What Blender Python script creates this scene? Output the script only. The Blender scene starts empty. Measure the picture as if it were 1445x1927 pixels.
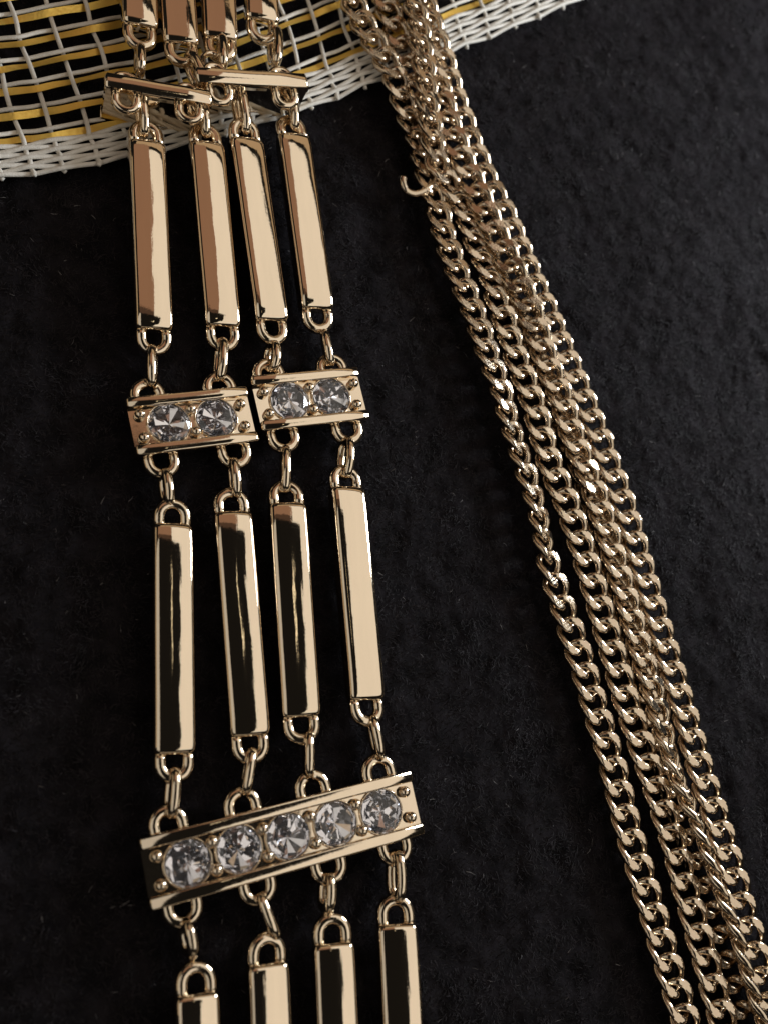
import bpy, bmesh, math, random
import numpy as np
from mathutils import Vector, Matrix, noise as mnoise
random.seed(7); np.random.seed(7)
S = bpy.context.scene
COL = S.collection
R = math.radians
S.unit_settings.scale_length = 0.005          # one unit is about 5 mm

# ------------------------------------------------------------------ camera
FPX, TH, PH = 1900.0, R(27), R(50)
DIST = 19.0
CPOS = Vector((-math.sin(TH)*math.sin(PH), -math.sin(TH)*math.cos(PH), math.cos(TH)))*DIST
BK = CPOS.normalized()
UP = (Vector((0, 1, 0)) - BK*BK.y).normalized()
RT = UP.cross(BK)
cam = bpy.data.cameras.new('camera'); camo = bpy.data.objects.new('camera', cam); COL.objects.link(camo)
camo.matrix_world = Matrix(((RT.x, UP.x, BK.x, CPOS.x), (RT.y, UP.y, BK.y, CPOS.y), (RT.z, UP.z, BK.z, CPOS.z), (0, 0, 0, 1)))
cam.sensor_fit = 'HORIZONTAL'; cam.sensor_width = 36; cam.lens = FPX/1445*36
cam.clip_start = .1; cam.clip_end = 300
cam.dof.use_dof = True; cam.dof.focus_distance = 18.6; cam.dof.aperture_fstop = 0.22
S.camera = camo

def P(px, py, z=0.0):
    """point at height z above the cloth that the photo shows at pixel (px, py)"""
    d = RT*((px-722.5)/FPX) - UP*((py-963.5)/FPX) - BK
    return CPOS + d*((z-CPOS.z)/d.z)

# ------------------------------------------------------------------ light
w = bpy.data.worlds.new('World'); S.world = w; w.use_nodes = True
w.node_tree.nodes['Background'].inputs['Color'].default_value = (.009, .008, .007, 1)
w.node_tree.nodes['Background'].inputs['Strength'].default_value = 1.0
S.view_settings.view_transform = 'Standard'; S.view_settings.look = 'None'
S.view_settings.exposure = 0; S.view_settings.gamma = 1

def lamp(name, center, sx, sy, rad, colour, target=None):
    l = bpy.data.lights.new(name, 'AREA'); l.shape = 'RECTANGLE'; l.size = sx; l.size_y = sy
    l.energy = rad*sx*sy*math.pi; l.color = colour
    o = bpy.data.objects.new(name, l); COL.objects.link(o); o.location = center
    if target is not None:
        o.rotation_euler = (Vector(center)-Vector(target)).to_track_quat('Z', 'Y').to_euler()
    return o
HZ = 30
def ceil_lamp(name, x0, x1, y0, y1, rad, colour, z=HZ):
    return lamp(name, ((x0+x1)/2, (y0+y1)/2, z), x1-x0, y1-y0, rad, colour)
ceil_lamp('ceiling_glow', 7.6, 48, -34, 30, .86, (1, .90, .78))
ceil_lamp('ceiling_glow_far', 2.2, 7.6, 9.5, 30, .86, (1, .90, .78))
ceil_lamp('warm_wall_glow', -24, 2.2, 12, 34, .27, (1, .55, .34))
ceil_lamp('tan_wall_glow', -10, 48, 34.2, 60, .42, (1, .70, .42))
ceil_lamp('warm_edge_fill', -24, 2.2, 9.2, 12, .07, (1, .55, .35))  # added dim strip, grades the hard edge of the warm reflection on the bars
ceil_lamp('strip_lamp', 1.0, 1.5, 1.5, 5.5, 1.6, (1, .85, .6))
ceil_lamp('left_stone_fill', -62, -17, -45, 9, .52, (1, .91, .80))  # fill lamp added out of view to brighten the dark rhinestone facets
lamp('left_wall_glow', (-42, 4, 12), 40, 16, .34, (1, .74, .46), (0, 0, 6))
lamp('near_wall_glow', (4, -46, 12), 30, 14, .22, (1, .80, .60), (0, 0, 6))
lamp('window', (27, 13, 12), 9, 9, 37.0, (.88, .94, 1.0), (0, 2, 0))

# ------------------------------------------------------------------ materials
def mat(name):
    m = bpy.data.materials.new(name); m.use_nodes = True
    nt = m.node_tree; return m, nt, nt.nodes['Principled BSDF']
def metal(name, col, rough, bump=.02, scale=3.0, fine=.0, streak=None):
    m, nt, b = mat(name); N = nt.nodes; L = nt.links
    b.inputs['Metallic'].default_value = 1
    tc = N.new('ShaderNodeTexCoord')
    n1 = N.new('ShaderNodeTexNoise'); n1.inputs['Scale'].default_value = scale; n1.inputs['Detail'].default_value = 2
    L.new(tc.outputs['Object'], n1.inputs['Vector'])
    bp = N.new('ShaderNodeBump'); bp.inputs['Strength'].default_value = bump; bp.inputs['Distance'].default_value = .1
    L.new(n1.outputs['Fac'], bp.inputs['Height'])
    if streak:                                # drawn along the length of the piece
        mp = N.new('ShaderNodeMapping'); mp.inputs['Scale'].default_value = streak
        L.new(tc.outputs['Object'], mp.inputs['Vector']); L.new(mp.outputs['Vector'], n1.inputs['Vector'])
    n2 = N.new('ShaderNodeTexNoise'); n2.inputs['Scale'].default_value = 26; n2.inputs['Detail'].default_value = 5
    L.new(tc.outputs['Object'], n2.inputs['Vector'])
    b2 = N.new('ShaderNodeBump'); b2.inputs['Strength'].default_value = fine; b2.inputs['Distance'].default_value = .02
    L.new(n2.outputs['Fac'], b2.inputs['Height']); L.new(bp.outputs['Normal'], b2.inputs['Normal'])
    L.new(b2.outputs['Normal'], b.inputs['Normal'])
    mr = N.new('ShaderNodeMapRange'); mr.inputs['From Min'].default_value = .35; mr.inputs['From Max'].default_value = .7
    mr.inputs['To Min'].default_value = rough; mr.inputs['To Max'].default_value = rough*2.2
    L.new(n2.outputs['Fac'], mr.inputs['Value']); L.new(mr.outputs['Result'], b.inputs['Roughness'])
    cr = N.new('ShaderNodeMix'); cr.data_type = 'RGBA'
    cr.inputs['A'].default_value = (*col, 1); cr.inputs['B'].default_value = (*[c*.88 for c in col], 1)
    L.new(n1.outputs['Fac'], cr.inputs['Factor']); L.new(cr.outputs['Result'], b.inputs['Base Color'])
    return m
M_BAR = metal('polished_champagne_gold', (.90, .77, .60), .035, .05, 1.6, .02, (3.0, .5, 2))
M_RAIL = metal('rail_gold', (.90, .77, .60), .05, .03, 2.0, .02)
M_RING = metal('gold_wire', (.88, .75, .58), .07, .04, 5, .05)
M_CHAIN = metal('chain_gold', (.71, .59, .45), .10, .05, 6, .10)
M_TINSEL = metal('gold_tinsel', (1.0, .68, .15), .30, .10, 2.2, .15)
M_TINSEL.node_tree.nodes['Principled BSDF'].inputs['Metallic'].default_value = .65
M_FOIL = metal('stone_foil', (.98, .98, 1.0), .015, .0, 1, 0)
M_FOIL.node_tree.nodes['Principled BSDF'].inputs['Metallic'].default_value = .95
m, nt, b = mat('clear_crystal'); M_GLASS = m
b.inputs['Base Color'].default_value = (.98, .98, 1, 1); b.inputs['Roughness'].default_value = .0
b.inputs['IOR'].default_value = 1.56; b.inputs['Transmission Weight'].default_value = 1
def cloth(name, c0, c1, scale, rough=.9, sheen=0, spec=.3):
    m, nt, b = mat(name); N = nt.nodes; L = nt.links
    tc = N.new('ShaderNodeTexCoord'); n = N.new('ShaderNodeTexNoise'); n.inputs['Scale'].default_value = scale; n.inputs['Detail'].default_value = 6
    L.new(tc.outputs['Object'], n.inputs['Vector'])
    r = N.new('ShaderNodeValToRGB'); r.color_ramp.elements[0].position = .35; r.color_ramp.elements[1].position = .68
    r.color_ramp.elements[0].color = (*c0, 1); r.color_ramp.elements[1].color = (*c1, 1)
    L.new(n.outputs['Fac'], r.inputs['Fac']); L.new(r.outputs['Color'], b.inputs['Base Color'])
    bp = N.new('ShaderNodeBump'); bp.inputs['Strength'].default_value = .5; bp.inputs['Distance'].default_value = .03
    n2 = N.new('ShaderNodeTexNoise'); n2.inputs['Scale'].default_value = scale*6
    L.new(tc.outputs['Object'], n2.inputs['Vector']); L.new(n2.outputs['Fac'], bp.inputs['Height']); L.new(bp.outputs['Normal'], b.inputs['Normal'])
    b.inputs['Roughness'].default_value = rough; b.inputs['Sheen Weight'].default_value = sheen
    b.inputs['Specular IOR Level'].default_value = spec
    return m
M_FELT = cloth('black_felt', (.004, .0034, .0042), (.013, .0112, .0135), 2.2, .95, .0, .1)
M_FIBRE = cloth('black_fibre', (.0045, .0038, .0042), (.022, .018, .0212), 5, .7, .0, .2)
M_LINT = cloth('pale_lint', (.09, .085, .09), (.22, .21, .21), 5, .7, 0, .3)
M_THREAD = cloth('white_thread', (.72, .69, .62), (.84, .81, .74), 7, .65, .1, .3)

# ------------------------------------------------------------------ helpers
def mesh_from(name, verts, faces, smooth=True):
    me = bpy.data.meshes.new(name); me.from_pydata([tuple(v) for v in verts], [], faces); me.update()
    if smooth: me.polygons.foreach_set('use_smooth', [True]*len(me.polygons))
    return me
def obj(name, me, m=None, parent=None, mw=None):
    if m is not None and not me.materials: me.materials.append(m)
    o = bpy.data.objects.new(name, me); COL.objects.link(o)
    if parent: o.parent = parent
    if mw is not None: o.matrix_local = mw
    return o
def thing(name, loc, label, cat, group=None):
    o = bpy.data.objects.new(name, None); COL.objects.link(o); o.location = loc
    o['label'] = label; o['category'] = cat
    if group: o['group'] = group
    return o
def tube(pts, rad, seg=10, closed=False, flat=1.0, ref=Vector((0, 0, 1)), caps=True):
    """sweep an ellipse (rad wide, rad*flat along ref) along pts"""
    n = len(pts); V = []; F = []
    for i, p in enumerate(pts):
        a = pts[(i-1) % n] if closed or i > 0 else p
        c = pts[(i+1) % n] if closed or i < n-1 else p
        t = (c-a).normalized()
        s = t.cross(ref)
        s = s.normalized() if s.length > 1e-4 else Vector((1, 0, 0))
        u = s.cross(t)
        r = rad[i] if isinstance(rad, (list, tuple)) else rad
        for k in range(seg):
            q = 2*math.pi*k/seg
            V.append(p + s*(math.cos(q)*r) + u*(math.sin(q)*r*flat))
    for i in range(n if closed else n-1):
        j = (i+1) % n
        for k in range(seg):
            l = (k+1) % seg
            F.append((i*seg+k, i*seg+l, j*seg+l, j*seg+k))
    if not closed and caps:
        F.append(tuple(range(seg-1, -1, -1))); F.append(tuple(range((n-1)*seg, n*seg)))
    return V, F
def catmull(pts, per=12):
    out = []
    p = [Vector(q) for q in pts]; p = [p[0]*2-p[1]] + p + [p[-1]*2-p[-2]]
    for i in range(1, len(p)-2):
        for k in range(per):
            t = k/per; a, b_, c, d = p[i-1], p[i], p[i+1], p[i+2]
            out.append(.5*((2*b_)+(c-a)*t+(2*a-5*b_+4*c-d)*t*t+(3*b_-a-3*c+d)*t**3))
    out.append(p[-2]); return out
def interp(x, table):
    if x <= table[0][0]: return table[0][1]
    for (a, va), (b_, vb) in zip(table, table[1:]):
        if x <= b_: return va+(vb-va)*(x-a)/(b_-a)
    return table[-1][1]
def frame(a, b_, roll=0.0):
    """matrix at the middle of a-b, +y from a to b, z up, rolled about y (positive: face leans to +x side)"""
    y = (b_-a).normalized(); x = y.cross(Vector((0, 0, 1))).normalized(); z = x.cross(y)
    M = Matrix((x, y, z)).transposed().to_4x4()
    M.translation = (a+b_)/2
    return M @ Matrix.Rotation(R(-roll), 4, 'Y')
def sphere_me(name, r, stem=.0, seg=12, rings=8):
    bm = bmesh.new(); bmesh.ops.create_uvsphere(bm, u_segments=seg, v_segments=rings, radius=r)
    for v in bm.verts:
        if v.co.z < 0: v.co.z -= stem
    me = bpy.data.meshes.new(name); bm.to_mesh(me); bm.free()
    me.polygons.foreach_set('use_smooth', [True]*len(me.polygons)); return me

# ------------------------------------------------------------------ black fabric
def hgt(x, y):
    return .09*mnoise.noise((x*.55, y*.55, 1.3)) + .06*mnoise.noise((x*1.9, y*1.9, 4.1)) + .032*mnoise.noise((x*4.3, y*4.3, 7.7)) + .04*mnoise.noise((x*9, y*9, 2.7))
NX, NY, X0, X1, Y0, Y1 = 480, 520, -16, 20, -15, 24
V = []; F = []
for j in range(NY+1):
    for i in range(NX+1):
        x = X0+(X1-X0)*i/NX; y = Y0+(Y1-Y0)*j/NY
        V.append((x, y, hgt(x, y)-.10))
for j in range(NY):
    for i in range(NX):
        q = j*(NX+1)+i; F.append((q, q+1, q+NX+2, q+NX+1))
fab = obj('black_fabric', mesh_from('black_fabric', V, F), M_FELT); fab['kind'] = 'structure'
NF = 400000
fx = np.random.uniform(-11, 13, NF); fy = np.random.uniform(-11.5, 15.5, NF)
zz = np.array([hgt(a, c) for a, c in zip(fx, fy)]) - .11
fld = np.array([mnoise.noise((a*.9, c*.9, 20.0)) for a, c in zip(fx, fy)])
ang = fld*5 + np.random.normal(0, .9, NF); el = np.abs(np.random.normal(0, .75, NF))
ln = np.random.uniform(.06, .18, NF); wd = np.random.uniform(.0035, .0075, NF)
dx = np.cos(ang)*np.cos(el); dy = np.sin(ang)*np.cos(el); dz = np.sin(el)
curl = np.random.normal(0, .5, NF)
sx, sy = -np.sin(ang), np.cos(ang)
VV = np.zeros((NF, 6, 3))
for k, t in enumerate((0., .5, 1.)):
    cx = fx+dx*ln*t+sx*curl*ln*t*t*.5; cy = fy+dy*ln*t+sy*curl*ln*t*t*.5; cz = zz+dz*ln*t-ln*t*t*dz*.5
    ww = wd*(1, .9, .35)[k]
    VV[:, 2*k] = np.stack([cx+sx*ww, cy+sy*ww, cz], 1); VV[:, 2*k+1] = np.stack([cx-sx*ww, cy-sy*ww, cz], 1)
me = bpy.data.meshes.new('fabric_fuzz'); me.vertices.add(NF*6); me.vertices.foreach_set('co', VV.reshape(-1))
base = (np.arange(NF)*6)[:, None]
loops = (base + np.array([[0, 1, 3, 2, 2, 3, 5, 4]])).reshape(-1)
me.loops.add(NF*8); me.loops.foreach_set('vertex_index', loops.astype(np.int32))
me.polygons.add(NF*2); me.polygons.foreach_set('loop_start', (np.arange(NF*2)*4).astype(np.int32))
mi = np.zeros(NF, dtype=np.int32); mi[np.random.rand(NF) < .0035] = 1
me.polygons.foreach_set('material_index', np.repeat(mi, 2)); me.update(); me.validate()
me.materials.append(M_FIBRE); me.materials.append(M_LINT)
fz = obj('fabric_fuzz', me); fz['kind'] = 'stuff'

# ------------------------------------------------------------------ mesh ribbon
EDGE = [(-140, 347), (-60, 340), (0, 333), (62, 326), (120, 319), (234, 296), (319, 278), (399, 257), (478, 236), (578, 203), (638, 181),
        (708, 152), (790, 121), (854, 94), (930, 64), (1000, 35), (1080, 2), (1160, -36), (1300, -104)]
WU = [-122, -60, 2, 62, 120, 186, 250, 310, 368, 424, 480, 534, 586, 636, 686, 733, 780, 828, 875, 922, 968, 1014, 1060, 1106, 1152]
PAIRS = [66, 111, 156, 199, 241, 284, 326, 368, 410]
SELV = [2, 10.5, 19, 28, 37, 46, 54]
RZ = .17
def G(u, v, z):
    sk = .30 + .03*math.sin(u*.011)
    return P(u-sk*v, interp(u, EDGE)-v, z)
rib = thing('mesh_ribbon', P(300, 150, 0), 'woven mesh ribbon of white threads and gold tinsel lying under the jewellery', 'ribbon')
RL = rib.location.copy()
def part_abs(name, V, F, m, root, smooth=True):
    return obj(name, mesh_from(name, [v-root.location for v in V], F, smooth), m, root)
def weftpts(v, phase, amp, wob, seed, dv=0.0):
    pts = []; rr = random.Random(seed)
    for i, u in enumerate(WU):
        s = 1 if (i+phase) % 2 == 0 else -1
        pts.append(G(u, v+dv*s+rr.uniform(-wob, wob), RZ+s*amp))
        if i < len(WU)-1:
            um = (u+WU[i+1])/2; pts.append(G(um, v+rr.uniform(-wob, wob)*.6, RZ+rr.uniform(-.01, .01)))
    return catmull(pts, 4)
for i, u in enumerate(WU):
    pts = []; rr = random.Random(i+50)
    for v in [-5] + SELV + PAIRS + [452]:
        jj = (PAIRS.index(v) if v in PAIRS else (SELV.index(v) if v in SELV else 0))
        s = -1 if (i+jj) % 2 == 0 else 1
        pts.append(G(u+rr.uniform(-3, 3), v, RZ+s*(.045 if v in PAIRS else .03)))
    V, F = tube(catmull(pts, 4), .044, 8, False, .75)
    part_abs('warp_thread', V, F, M_THREAD, rib)
for j, v in enumerate(SELV):
    V, F = tube(weftpts(v, j, .035, .8, 300+j, 2.6), .047, 8, False, .8)
    part_abs('selvedge_thread', V, F, M_THREAD, rib)
for j, v in enumerate(PAIRS):
    V, F = tube(weftpts(v+11, j, .05, 1.6, 400+j), .042, 8, False, .8)
    part_abs('weft_thread', V, F, M_THREAD, rib)
    c = weftpts(v-2.5, j, .045, 1.6, 500+j); n = len(c); V = []; F = []
    for i, p in enumerate(c):
        t = (c[min(i+1, n-1)]-c[max(i-1, 0)]).normalized(); s = t.cross(Vector((0, 0, 1))).normalized()
        tl = .42*math.sin(i*.13+j)+.40*mnoise.noise((i*.09, j*3.1, 0))
        s = (s*math.cos(tl)+Vector((0, 0, 1))*math.sin(tl)); u_ = s.cross(t)
        for a, e in ((-1, -1), (1, -1), (1, 1), (-1, 1)): V.append(p+s*(a*.066)+u_*(e*.006))
    for i in range(n-1):
        for k in range(4):
            l = (k+1) % 4; F.append((i*4+k, i*4+l, i*4+4+l, i*4+4+k))
    F += [(3, 2, 1, 0), tuple(range(4*n-4, 4*n))]
    part_abs('gold_strip', V, F, M_TINSEL, rib, False)

# ------------------------------------------------------------------ bar necklace
NL = P(430, 900, 0)
neck = thing('bar_necklace', NL, 'gold necklace of four strands of polished bars joined by rhinestone set connectors', 'necklace')
BW, BT = .68, .38
def bar_mesh(L, seed):
    rr = random.Random(seed)
    hw = BW/2; er = .105; fl = hw-er
    sec = []
    NT = 15
    for k in range(NT):                       # domed top
        t = -1+2*k/(NT-1); sec.append((t*fl, 'top', t))
    ys = [-L/2, -L/2+.012, -L/2+.04, -L/2+.085, -L/2+.13]
    ins = [.085, .050, .020, .005, 0]
    K = 20
    ym = [-L/2+.13+(L-.26)*(i+1)/(K+1) for i in range(K)]
    st = list(zip(ys, ins)) + [(y, 0) for y in ym] + [(-y, i) for y, i in reversed(list(zip(ys, ins)))]
    V = []; F = []; dome = math.tan(R(9))*fl/2
    n1, n2 = rr.uniform(0, 50), rr.uniform(0, 50)
    for y, d in st:
        tw = R(1.6)*mnoise.noise((y*.8, n1, 0)) + R(.5)*mnoise.noise((y*3.1, n2, 0))
        en = max(0, 1-(L/2-abs(y))/.45); end = en**2*.030; tw += R(5)*en**2*mnoise.noise((n1, y*2.2, 3.3))
        ring = []
        for x, kd, t in sec:
            xx = x*(1-d/hw)
            ring.append((xx, BT/2-d-end+dome*(1-t*t)-dome+xx*math.tan(tw)))
        xr = fl*(1-d/hw); zt = ring[-1][1]; ztl = ring[0][1]; e = er*(1-d*.5)
        right = [(xr+e*math.sin(q), zt-e+e*math.cos(q)) for q in (R(25), R(48), R(70), R(90))]
        left = [(-a, ztl+(z-zt)) for a, z in reversed(right)]
        bot = [(hw-d, -BT/2+.09), (hw-d-.05, -BT/2+d), (0, -BT/2+d), (-hw+d+.05, -BT/2+d), (-hw+d, -BT/2+.09)]
        loop = ring+right+bot+left
        V += [Vector((x, y, z)) for x, z in loop]
    m_ = len(loop); n = len(st)
    for i in range(n-1):
        for k in range(m_):
            l = (k+1) % m_; F.append((i*m_+k, i*m_+m_+k, i*m_+m_+l, i*m_+l))
    F.append(tuple(range(m_))); F.append(tuple(range(n*m_-1, (n-1)*m_-1, -1)))
    return mesh_from('bar', V, F)
def loop_mesh(rc=.225, wire=.105, straight=.13):
    pts = [Vector((-rc, -.05, 0)), Vector((-rc, straight*.5, 0))]
    for k in range(15):
        q = math.pi-math.pi*k/14; pts.append(Vector((rc*math.cos(q), straight+rc*math.sin(q)*.98, 0)))
    pts += [Vector((rc, straight*.5, 0)), Vector((rc, -.05, 0))]
    V, F = tube(pts, wire, 12, False, .95); return mesh_from('loop', V, F)
LOOP = loop_mesh(); LOOP.materials.append(M_RING)
NOW = Matrix.Translation(-NL)
def bar(a, za, b_, zb, roll, seed):
    A, B = P(*a, za), P(*b_, zb)
    M = NOW @ frame(A, B, roll)
    o = obj('bar', bar_mesh((B-A).length, seed), M_BAR, neck, M)
    L = (B-A).length
    for s in (1, -1):
        m_ = Matrix.Translation((0, s*L/2, -.02)) @ (Matrix.Identity(4) if s > 0 else Matrix.Rotation(math.pi, 4, 'Z'))
        m_ = m_ @ Matrix.Rotation(R(random.uniform(-6, 6)), 4, 'X')
        obj('loop', LOOP, None, o, m_)
    return o
BARS = [  # first end (px), height, second end (px), height, roll
    ((254, -260), .85, (264, 53), .62, 4), ((318, -230), .85, (341, 86), .66, -2), ((399, -240), .85, (415, 77), .66, -3), ((478, -250), .85, (494, 43), .66, 0),
    ((276, 267), .52, (290, 624), .30, 3), ((388, 269), .52, (419, 618), .30, 2), ((462, 262), .56, (511, 607), .32, 8), ((551, 254), .50, (597, 585), .30, 4),
    ((324.5, 986), .30, (328, 1422), .30, 2.2), ((437, 963), .30, (470, 1388), .30, -1.8), ((540, 947), .30, (566, 1352), .30, -5), ((652, 917), .30, (689, 1320), .30, 6),
    ((370, 1868), .30, (380, 2320), .30, 3), ((503, 1811), .30, (519, 2260), .30, 6), ((626, 1773), .30, (645, 2220), .30, -4.5), ((745, 1737), .30, (768, 2180), .30, -8)]
for i, (a, za, b_, zb, rl) in enumerate(BARS): bar(a, za, b_, zb, rl, i)

def ring(a, za, b_, zb, h=.50, lean=0, wire=.094, gap=False):
    A, B = P(*a, za), P(*b_, zb); L = (B-A).length
    pts = []; n = 36
    for k in range(n):
        q = 2*math.pi*k/n
        pts.append(Vector((0, (L/2-wire)*math.copysign(abs(math.cos(q))**.9, math.cos(q)), (h/2-wire)*math.copysign(abs(math.sin(q))**.85, math.sin(q)))))
    V, F = tube(pts, wire, 10, True, 1, Vector((1, 0, 0)))
    return obj('jump_ring', mesh_from('jump_ring', V, F), M_RING, neck, NOW @ frame(A, B, lean))
RINGS = [
    ((263, 88), .62, (264, 140), .74, 0), ((352, 98), .66, (386, 172), .70, 10), ((417, 70), .66, (420, 130), .80, -6), ((517, 53), .66, (519, 124), .78, 8),
    ((264, 170), .66, (271, 262), .50, 4), ((382, 186), .66, (388, 264), .50, -8), ((446, 160), .68, (462, 256), .54, 10), ((550, 160), .64, (554, 250), .50, -8),
    ((287, 648), .30, (287, 734), .28, -14), ((418, 634), .30, (412, 722), .28, 6), ((513, 641), .30, (511, 704), .30, 16), ((609, 620), .30, (623, 692), .30, -18),
    ((308, 880), .28, (318, 958), .28, 4), ((437, 860), .28, (446, 942), .28, -4), ((538, 838), .28, (536, 932), .28, -10), ((652, 822), .28, (648, 904), .28, 12),
    ((328, 1440), .28, (320, 1546), .28, 6), ((475, 1404), .28, (459, 1502), .28, -6), ((581, 1372), .28, (581, 1470), .28, -12), ((697, 1343), .28, (716, 1434), .28, -10),
    ((347, 1727), .28, (363, 1808), .28, 6), ((486, 1675), .28, (524, 1770), .28, -14), ((617, 1638), .28, (614, 1724), .28, 4), ((744, 1597), .28, (746, 1704), .28, 8)]
for a, za, b_, zb, ln_ in RINGS: ring(a, za, b_, zb, .54, ln_)
# open jump ring caught between the two crossing connectors
pts = [P(397+17*math.cos(R(q)), 113+14*math.sin(R(q)), .80+.04*math.sin(R(q))) for q in range(-40, -300, -16)]
V, F = tube(pts, .062, 10); part_abs('open_ring', V, F, M_RING, neck)

def stone_mesh(r, seed):
    rr = random.Random(seed); V = []; F = []; fm = []
    n = 14; h_ = 7
    for k in range(h_):
        q = 2*math.pi*(k+.5)/h_; V.append(Vector((.78*r*math.cos(q), .78*r*math.sin(q), .13*r)))
    for k in range(n):
        q = 2*math.pi*k/n; V.append(Vector((r*math.cos(q), r*math.sin(q), 0)))
    F.append(tuple(range(h_))); fm.append(0)
    for k in range(h_):
        g = [h_+(2*k+i) % n for i in range(3)]; l = (k+1) % h_
        F += [(k, g[0], g[1]), (k, g[1], g[2]), (k, g[2], l)]; fm += [0, 0, 0]
    # foil-backed pavilion of wedges, each tilted a little differently
    ap = len(V); V.append(Vector((rr.uniform(-.06, .06)*r, rr.uniform(-.06, .06)*r, -.31*r)))
    lo = []
    for k in range(n):
        q = 2*math.pi*k/n; lo.append(len(V)); V.append(Vector((.94*r*math.cos(q), .94*r*math.sin(q), (-.10+rr.uniform(-.05, .05)+(.075 if k % 2 else -.075))*r)))
    for k in range(n):
        l = (k+1) % n
        F += [(h_+k, lo[k], h_+l), (h_+l, lo[k], lo[l]), (lo[k], ap, lo[l])]; fm += [1, 1, 1]
    me = mesh_from('rhinestone', V, F, False)
    bm = bmesh.new(); bm.from_mesh(me); bmesh.ops.recalc_face_normals(bm, faces=bm.faces); bm.to_mesh(me); bm.free()
    me.materials.append(M_GLASS); me.materials.append(M_FOIL)
    me.polygons.foreach_set('material_index', fm)
    return me
BEAD = sphere_me('bead', .100, .10, 16, 10); BEAD.materials.append(M_RING)
def round_bar_mesh(L, w_, h, name):
    e = w_*.16
    prof = [(-w_/2, 0), (-w_/2, h-e), (-w_/2+e*.3, h-e*.3), (-w_/2+e, h), (0, h+.008), (w_/2-e, h), (w_/2-e*.3, h-e*.3), (w_/2, h-e), (w_/2, 0)]
    V = []; F = []; m_ = len(prof); xs = [(-L/2, .55), (-L/2+.015, .8), (-L/2+.05, 1), (-L/4, 1), (0, 1.0), (L/4, 1), (L/2-.05, 1), (L/2-.015, .8), (L/2, .55)]
    for i, (x, s) in enumerate(xs):
        e = .006*math.sin(i*2.3+L) if 2 < i < 6 else 0
        V += [Vector((x, y*s, z*(.5+.5*s)+e)) for y, z in prof]
    for i in range(len(xs)-1):
        for k in range(m_):
            l = (k+1) % m_; F.append((i*m_+k, i*m_+m_+k, i*m_+m_+l, i*m_+l))
    F.append(tuple(range(m_))); F.append(tuple(range(len(xs)*m_-1, (len(xs)-1)*m_-1, -1)))
    me = mesh_from(name, V, F)
    bm = bmesh.new(); bm.from_mesh(me); bmesh.ops.recalc_face_normals(bm, faces=bm.faces); bm.to_mesh(me); bm.free(); return me
def plate_mesh(L, H, t, xs, r):
    """base with a floor that has a round seat sunk for every stone, and a thin collar round each seat"""
    bm = bmesh.new()
    bmesh.ops.create_cube(bm, size=1, matrix=Matrix.Translation((0, 0, -.08)) @ Matrix.Diagonal((L, H, .04, 1)))
    zt = t/2; n = 40
    mids = [(a+b_)/2 for a, b_ in zip(xs, xs[1:])]
    lo = [-L/2]+mids; hi = mids+[L/2]
    for x, a, b_ in zip(xs, lo, hi):
        inn = []; out = []; dn = []
        ang = [2*math.pi*k/n for k in range(n)]
        for cx, cy in ((b_, H/2), (a, H/2), (a, -H/2), (b_, -H/2)):
            q = math.atan2(cy, cx-x) % (2*math.pi)
            k = min(range(n), key=lambda i: abs(ang[i]-q)); ang[k] = q
        for q in ang:
            c, s_ = math.cos(q), math.sin(q)
            f = min(((b_-x)/c) if c > 1e-6 else ((a-x)/c if c < -1e-6 else 1e9), (H/2/abs(s_)) if abs(s_) > 1e-6 else 1e9)
            inn.append(bm.verts.new((x+r*c, r*s_, zt))); out.append(bm.verts.new((x+f*c, f*s_, zt)))
            dn.append(bm.verts.new((x+r*c, r*s_, -.06)))
        for k in range(n):
            l = (k+1) % n
            bm.faces.new((inn[k], out[k], out[l], inn[l])); bm.faces.new((dn[k], inn[k], inn[l], dn[l]))
    for sx in (-1, 1):                       # end walls under the floor
        v = [bm.verts.new(q) for q in ((sx*L/2, -H/2, -.06), (sx*L/2, H/2, -.06), (sx*L/2, H/2, zt), (sx*L/2, -H/2, zt))]
        bm.faces.new(v if sx > 0 else v[::-1])
    for x in xs:
        c = [Vector((x+(r+.006)*math.cos(2*math.pi*k/40), (r+.006)*math.sin(2*math.pi*k/40), zt+.014)) for k in range(40)]
        V, F = tube(c, .018, 8, True, 1.5)
        vs = [bm.verts.new(v) for v in V]
        for f in F: bm.faces.new([vs[i] for i in f]).smooth = True
    me = bpy.data.meshes.new('base_plate'); bm.to_mesh(me); bm.free()
    return me
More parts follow.
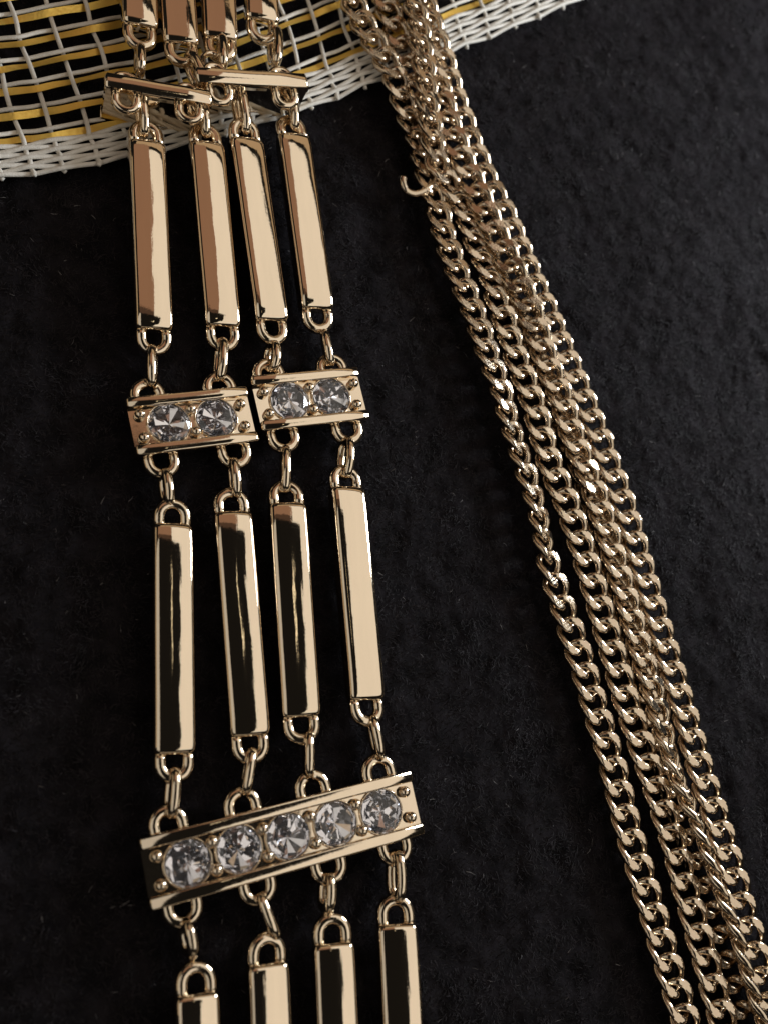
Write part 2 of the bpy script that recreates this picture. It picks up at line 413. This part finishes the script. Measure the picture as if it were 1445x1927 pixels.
def connector(c0, z0, c1, z1, n, H, roll, seed, edge=False):
    """c0, c1: middles of the two short ends in the photo"""
    A, B = P(*c0, z0), P(*c1, z1); L = (B-A).length
    if edge: A.z -= H/2; B.z -= H/2            # stands on its long side: the pixels mark its upper edge
    x = (B-A).normalized(); y = Vector((0, 0, 1)).cross(x).normalized(); z = x.cross(y)
    M = Matrix((x, y, z)).transposed().to_4x4(); M.translation = (A+B)/2
    M = NOW @ M @ Matrix.Rotation(R(roll), 4, 'X')
    root = bpy.data.objects.new('stone_connector', None); COL.objects.link(root); root.parent = neck; root.matrix_local = M
    pit = L/(n+.62 if n > 2 else n+.55); xs = [(i-(n-1)/2)*pit for i in range(n)]
    r = min(.360, H*.36)
    obj('base_plate', plate_mesh(L, H-.06, .20, xs, r+.01), M_RAIL, root, Matrix.Translation((0, 0, -.04)))
    for s in (1, -1):
        obj('rail', round_bar_mesh(L+.04, .19, .32, 'rail'), M_RAIL, root, Matrix.Translation((0, s*(H/2-.095), -.14)))
    for i, xx in enumerate(xs):
        obj('rhinestone', stone_mesh(r, seed*10+i), None, root, Matrix.Translation((xx, 0, .10)) @ Matrix.Rotation(R(random.uniform(0, 45)), 4, 'Z') @ Matrix.Rotation(R(random.uniform(-5, 5)), 4, 'X'))
    bx = [xs[0]-pit*.52-.04] + [(a+b_)/2 for a, b_ in zip(xs, xs[1:])] + [xs[-1]+pit*.52+.04]
    for xx in bx:
        for s in (1, -1):
            obj('bead', BEAD, None, root, Matrix.Translation((xx+random.uniform(-.02, .02), s*H*.20, .12)))
    lx = [-.66, .66] if n == 2 else [-2.0, -.67, .67, 2.0]
    k = L/2.18 if n == 2 else L/5.1
    for xx in lx:
        for s in (1, -1):
            if edge:
                m_ = Matrix.Translation((xx*k, -H/2+(.20 if s < 0 else .26), s*.12)) @ Matrix.Rotation(R(s*(90 if s > 0 else 74)), 4, 'X') @ Matrix.Diagonal((.86, .80, .9, 1))
                obj('loop', LOOP, None, root, m_); continue
            m_ = Matrix.Translation((xx*k, s*(H/2-.04), -.09)) @ (Matrix.Identity(4) if s > 0 else Matrix.Rotation(math.pi, 4, 'Z'))
            obj('loop', LOOP, None, root, m_)
    return root
connector((246, 808), .28, (472, 783), .28, 2, 1.06, 0, 1)
connector((481, 764), .30, (679, 744), .30, 2, 1.06, 0, 2)
connector((271, 1646), .32, (780, 1510), .30, 5, 1.08, 0, 3)
connector((200, 152), 1.04, (398, 186), 1.04, 2, 1.0, -96, 4, True)
connector((371, 139), 1.12, (578, 151), 1.08, 2, 1.0, -90, 5, True)

# ------------------------------------------------------------------ curb chains
PITCH = .452
def link_mesh():
    a, b_, r, h, zc = PITCH/2+.097, .233, .079, .094, .122
    n, seg = 40, 12; V = []; F = []; cl = []
    c = []
    for i in range(n):
        t = 2*math.pi*i/n
        c.append(Vector((a*math.cos(t), b_*math.sin(t), -h*math.sin(2*t))))
    V, F = tube(c, r, seg, True)
    for v in V:
        k = v.z > zc or v.z < -zc; cl.append(k)
        v.z = max(-zc, min(zc, v.z))
        v.y = max(-.300, min(.300, v.y))
    me = mesh_from('chain_link', V, F)
    bm = bmesh.new(); bm.from_mesh(me); bm.verts.ensure_lookup_table()
    fl = set()
    for f in bm.faces:
        if all(cl[v.index] for v in f.verts): f.smooth = False; fl.add(f.index)
    for e in bm.edges:
        if len(e.link_faces) == 2 and (e.link_faces[0].index in fl) != (e.link_faces[1].index in fl): e.smooth = False
    bm.to_mesh(me); bm.free(); me.materials.append(M_CHAIN); return me
LINK = link_mesh()
GRP = 'curb chain strands lying side by side'
def strand(label, pts, rolls, seed):
    """pts: (px, py, height); rolls: (py, degrees), positive lifts the right edge"""
    path = catmull([P(x, y, z) for x, y, z in pts], 14)
    yy = catmull([Vector((y, 0, 0)) for x, y, z in pts], 14)
    root = thing('chain_strand', path[0], label, 'chain', GRP)
    d = [0]
    for p, q in zip(path, path[1:]): d.append(d[-1]+(q-p).length)
    rr = random.Random(seed); s = PITCH*rr.random(); k = 0
    out = []
    while s < d[-1]:
        while d[k+1] < s: k += 1
        f = (s-d[k])/(d[k+1]-d[k]); p = path[k].lerp(path[k+1], f)
        t = (path[min(k+4, len(path)-1)]-path[max(k-4, 0)]).normalized()
        py = yy[k].x
        y = Vector((0, 0, 1)).cross(t).normalized(); z = t.cross(y)
        M = Matrix((t, y, z)).transposed().to_4x4(); M.translation = p-root.location
        M = M @ Matrix.Rotation(R(interp(py, rolls)+rr.gauss(0, 3.0)), 4, 'X') @ Matrix.Rotation(R(rr.gauss(0, 1.6)), 4, 'Z')
        out.append(obj('chain_link', LINK, None, root, M))
        s += PITCH*rr.uniform(.985, 1.015)
    return root
A_ = strand('leftmost chain strand, tilted on edge halfway down, with an open hook near its upper part',
    [(640, -62, .62), (655, -22, .58), (668, 11, .52), (681, 39, .5), (699, 69, .48), (715, 97, .46), (738, 131, .42), (749, 166, .36), (761, 201, .3), (772, 231, .26), (785, 262, .24), (795, 300, .24), (805, 346, .26),
     (818, 378, .26), (835, 446, .28), (861, 518, .28), (888, 584, .28), (914, 660, .28), (941, 733, .28), (958, 799, .27), (979, 861, .25), (1007, 952, .24), (1031, 1060, .24), (1063, 1160, .2), (1092, 1245, .2), (1117, 1331, .2),
     (1144, 1418, .2), (1179, 1557, .2), (1221, 1700, .2), (1249, 1795, .2), (1279, 1893, .2), (1320, 2030, .2)],
    [(0, 0), (250, -4), (360, -10), (690, -10), (760, -26), (900, -29), (1020, -38), (1080, -24), (1150, -8), (1300, 0), (2000, 2)], 1)
strand('chain strand that drops steeply over the ribbon edge and becomes second from the left',
    [(768, -70, .7), (776, -25, .72), (781, 12, .72), (786, 42, .72), (792, 82, .70), (797, 122, .68), (801, 163, .64), (806, 210, .6), (813, 262, .54), (822, 305, .44), (837, 335, .34), (852, 362, .26),
     (871, 395, .22), (897, 463, .2), (926, 532, .2), (935, 573, .2), (947, 603, .2), (971, 679, .2), (999, 752, .2), (1031, 867, .2), (1063, 944, .2), (1091, 1025, .2), (1140, 1191, .2), (1177, 1320, .2), (1206, 1405, .2),
     (1258, 1560, .2), (1294, 1690, .2), (1326, 1805, .2), (1352, 1900, .2), (1390, 2030, .2)],
    [(0, -12), (200, -18), (300, -16), (350, -5), (430, -2), (1000, 0), (2000, 2)], 2)
strand('chain strand third from the left, turned on edge lower down with bright diagonal wires',
    [(770, -70, .36), (782, -20, .36), (797, 50, .34), (812, 115, .32), (826, 170, .34), (838, 221, .36), (849, 249, .38), (872, 310, .38), (887, 342, .38), (916, 408, .38), (945, 470, .38), (972, 530, .36), (1001, 600, .32), (1030, 690, .28), (1052, 743, .26),
     (1075, 819, .22), (1106, 896, .2), (1131, 971, .2), (1154, 1048, .2), (1200, 1212, .2), (1225, 1293, .22), (1250, 1386, .26), (1276, 1470, .32), (1297, 1518, .36), (1316, 1565, .40), (1340, 1637, .44), (1358, 1688, .46),
     (1380, 1745, .46), (1401, 1817, .46), (1421, 1880, .46), (1460, 2010, .44)],
    [(0, -10), (140, 0), (240, 14), (480, 18), (600, 14), (720, 4), (1000, 0), (1250, -4), (1350, -20), (1450, -40), (1550, -52), (2000, -55)], 3)
strand('outermost chain strand on the right side beside the open black cloth',
    [(775, -60, 0.56), (789, -20, 0.56), (803, 24, 0.54), (815, 60, 0.5), (832, 112, 0.44), (844, 152, 0.38), (856, 191, 0.32), (870, 228, 0.26), (889, 280, 0.24), (913, 335, 0.24), (943, 391, 0.24), (959, 428, 0.24), (974, 465, 0.24), (1003, 532, 0.22), (1031, 595, 0.2), (1061, 669, 0.2), (1077, 705, 0.2), (1121, 813, 0.2), (1150, 892, 0.2), (1177, 967, 0.2), (1201, 1050, 0.2), (1236, 1169, 0.2), (1261, 1254, 0.2), (1286, 1337, 0.2), (1309, 1422, 0.2), (1338, 1512, 0.2), (1366, 1607, 0.2), (1394, 1703, 0.2), (1421, 1799, 0.2), (1452, 1912, 0.2), (1482, 2020, 0.2)],
    [(0, 0), (150, 2), (450, 4), (700, 4), (1000, 2), (1400, 3), (1700, 10), (2000, 12)], 4)
strand('lowest chain strand, mostly hidden beneath the others and glimpsed between them',
    [(706, -60, 0.34), (716, -25, 0.34), (727, 7, 0.34), (736, 36, 0.32), (748, 68, 0.3), (759, 97, 0.28), (769, 130, 0.26), (778, 165, 0.22), (790, 210, 0.16), (810, 270, 0.07), (837, 330, 0.05), (877, 390, 0.05), (904, 440, 0.05), (930, 500, 0.05), (957, 560, 0.05), (997, 640, 0.03), (1037, 745, 0.020000000000000004), (1100, 905, 0.010000000000000002), (1150, 1060, 0.010000000000000002), (1200, 1240, 0.010000000000000002), (1240, 1400, 0.020000000000000004), (1280, 1530, 0.07), (1318, 1640, 0.1), (1344, 1724, 0.12), (1361, 1778, 0.14), (1376, 1830, 0.14), (1394, 1890, 0.14), (1430, 2010, 0.14)],
    [(0, 15), (200, 5), (400, -30), (520, -20), (700, 0), (1500, 10), (2000, 30)], 5)
# the open hook hanging off the first strand
hp = [(758, 333, .42), (758, 345, .40), (763, 357, .36), (772, 363, .33), (783, 364, .32), (795, 360, .33), (806, 352, .34), (813, 342, .30)]
V, F = tube(catmull([P(*q) for q in hp], 5), .082, 10)
part_abs('open_link', V, F, M_CHAIN, A_)

S.cycles.max_bounces = 10; S.cycles.glossy_bounces = 6; S.cycles.transmission_bounces = 8
S.cycles.sample_clamp_indirect = 6
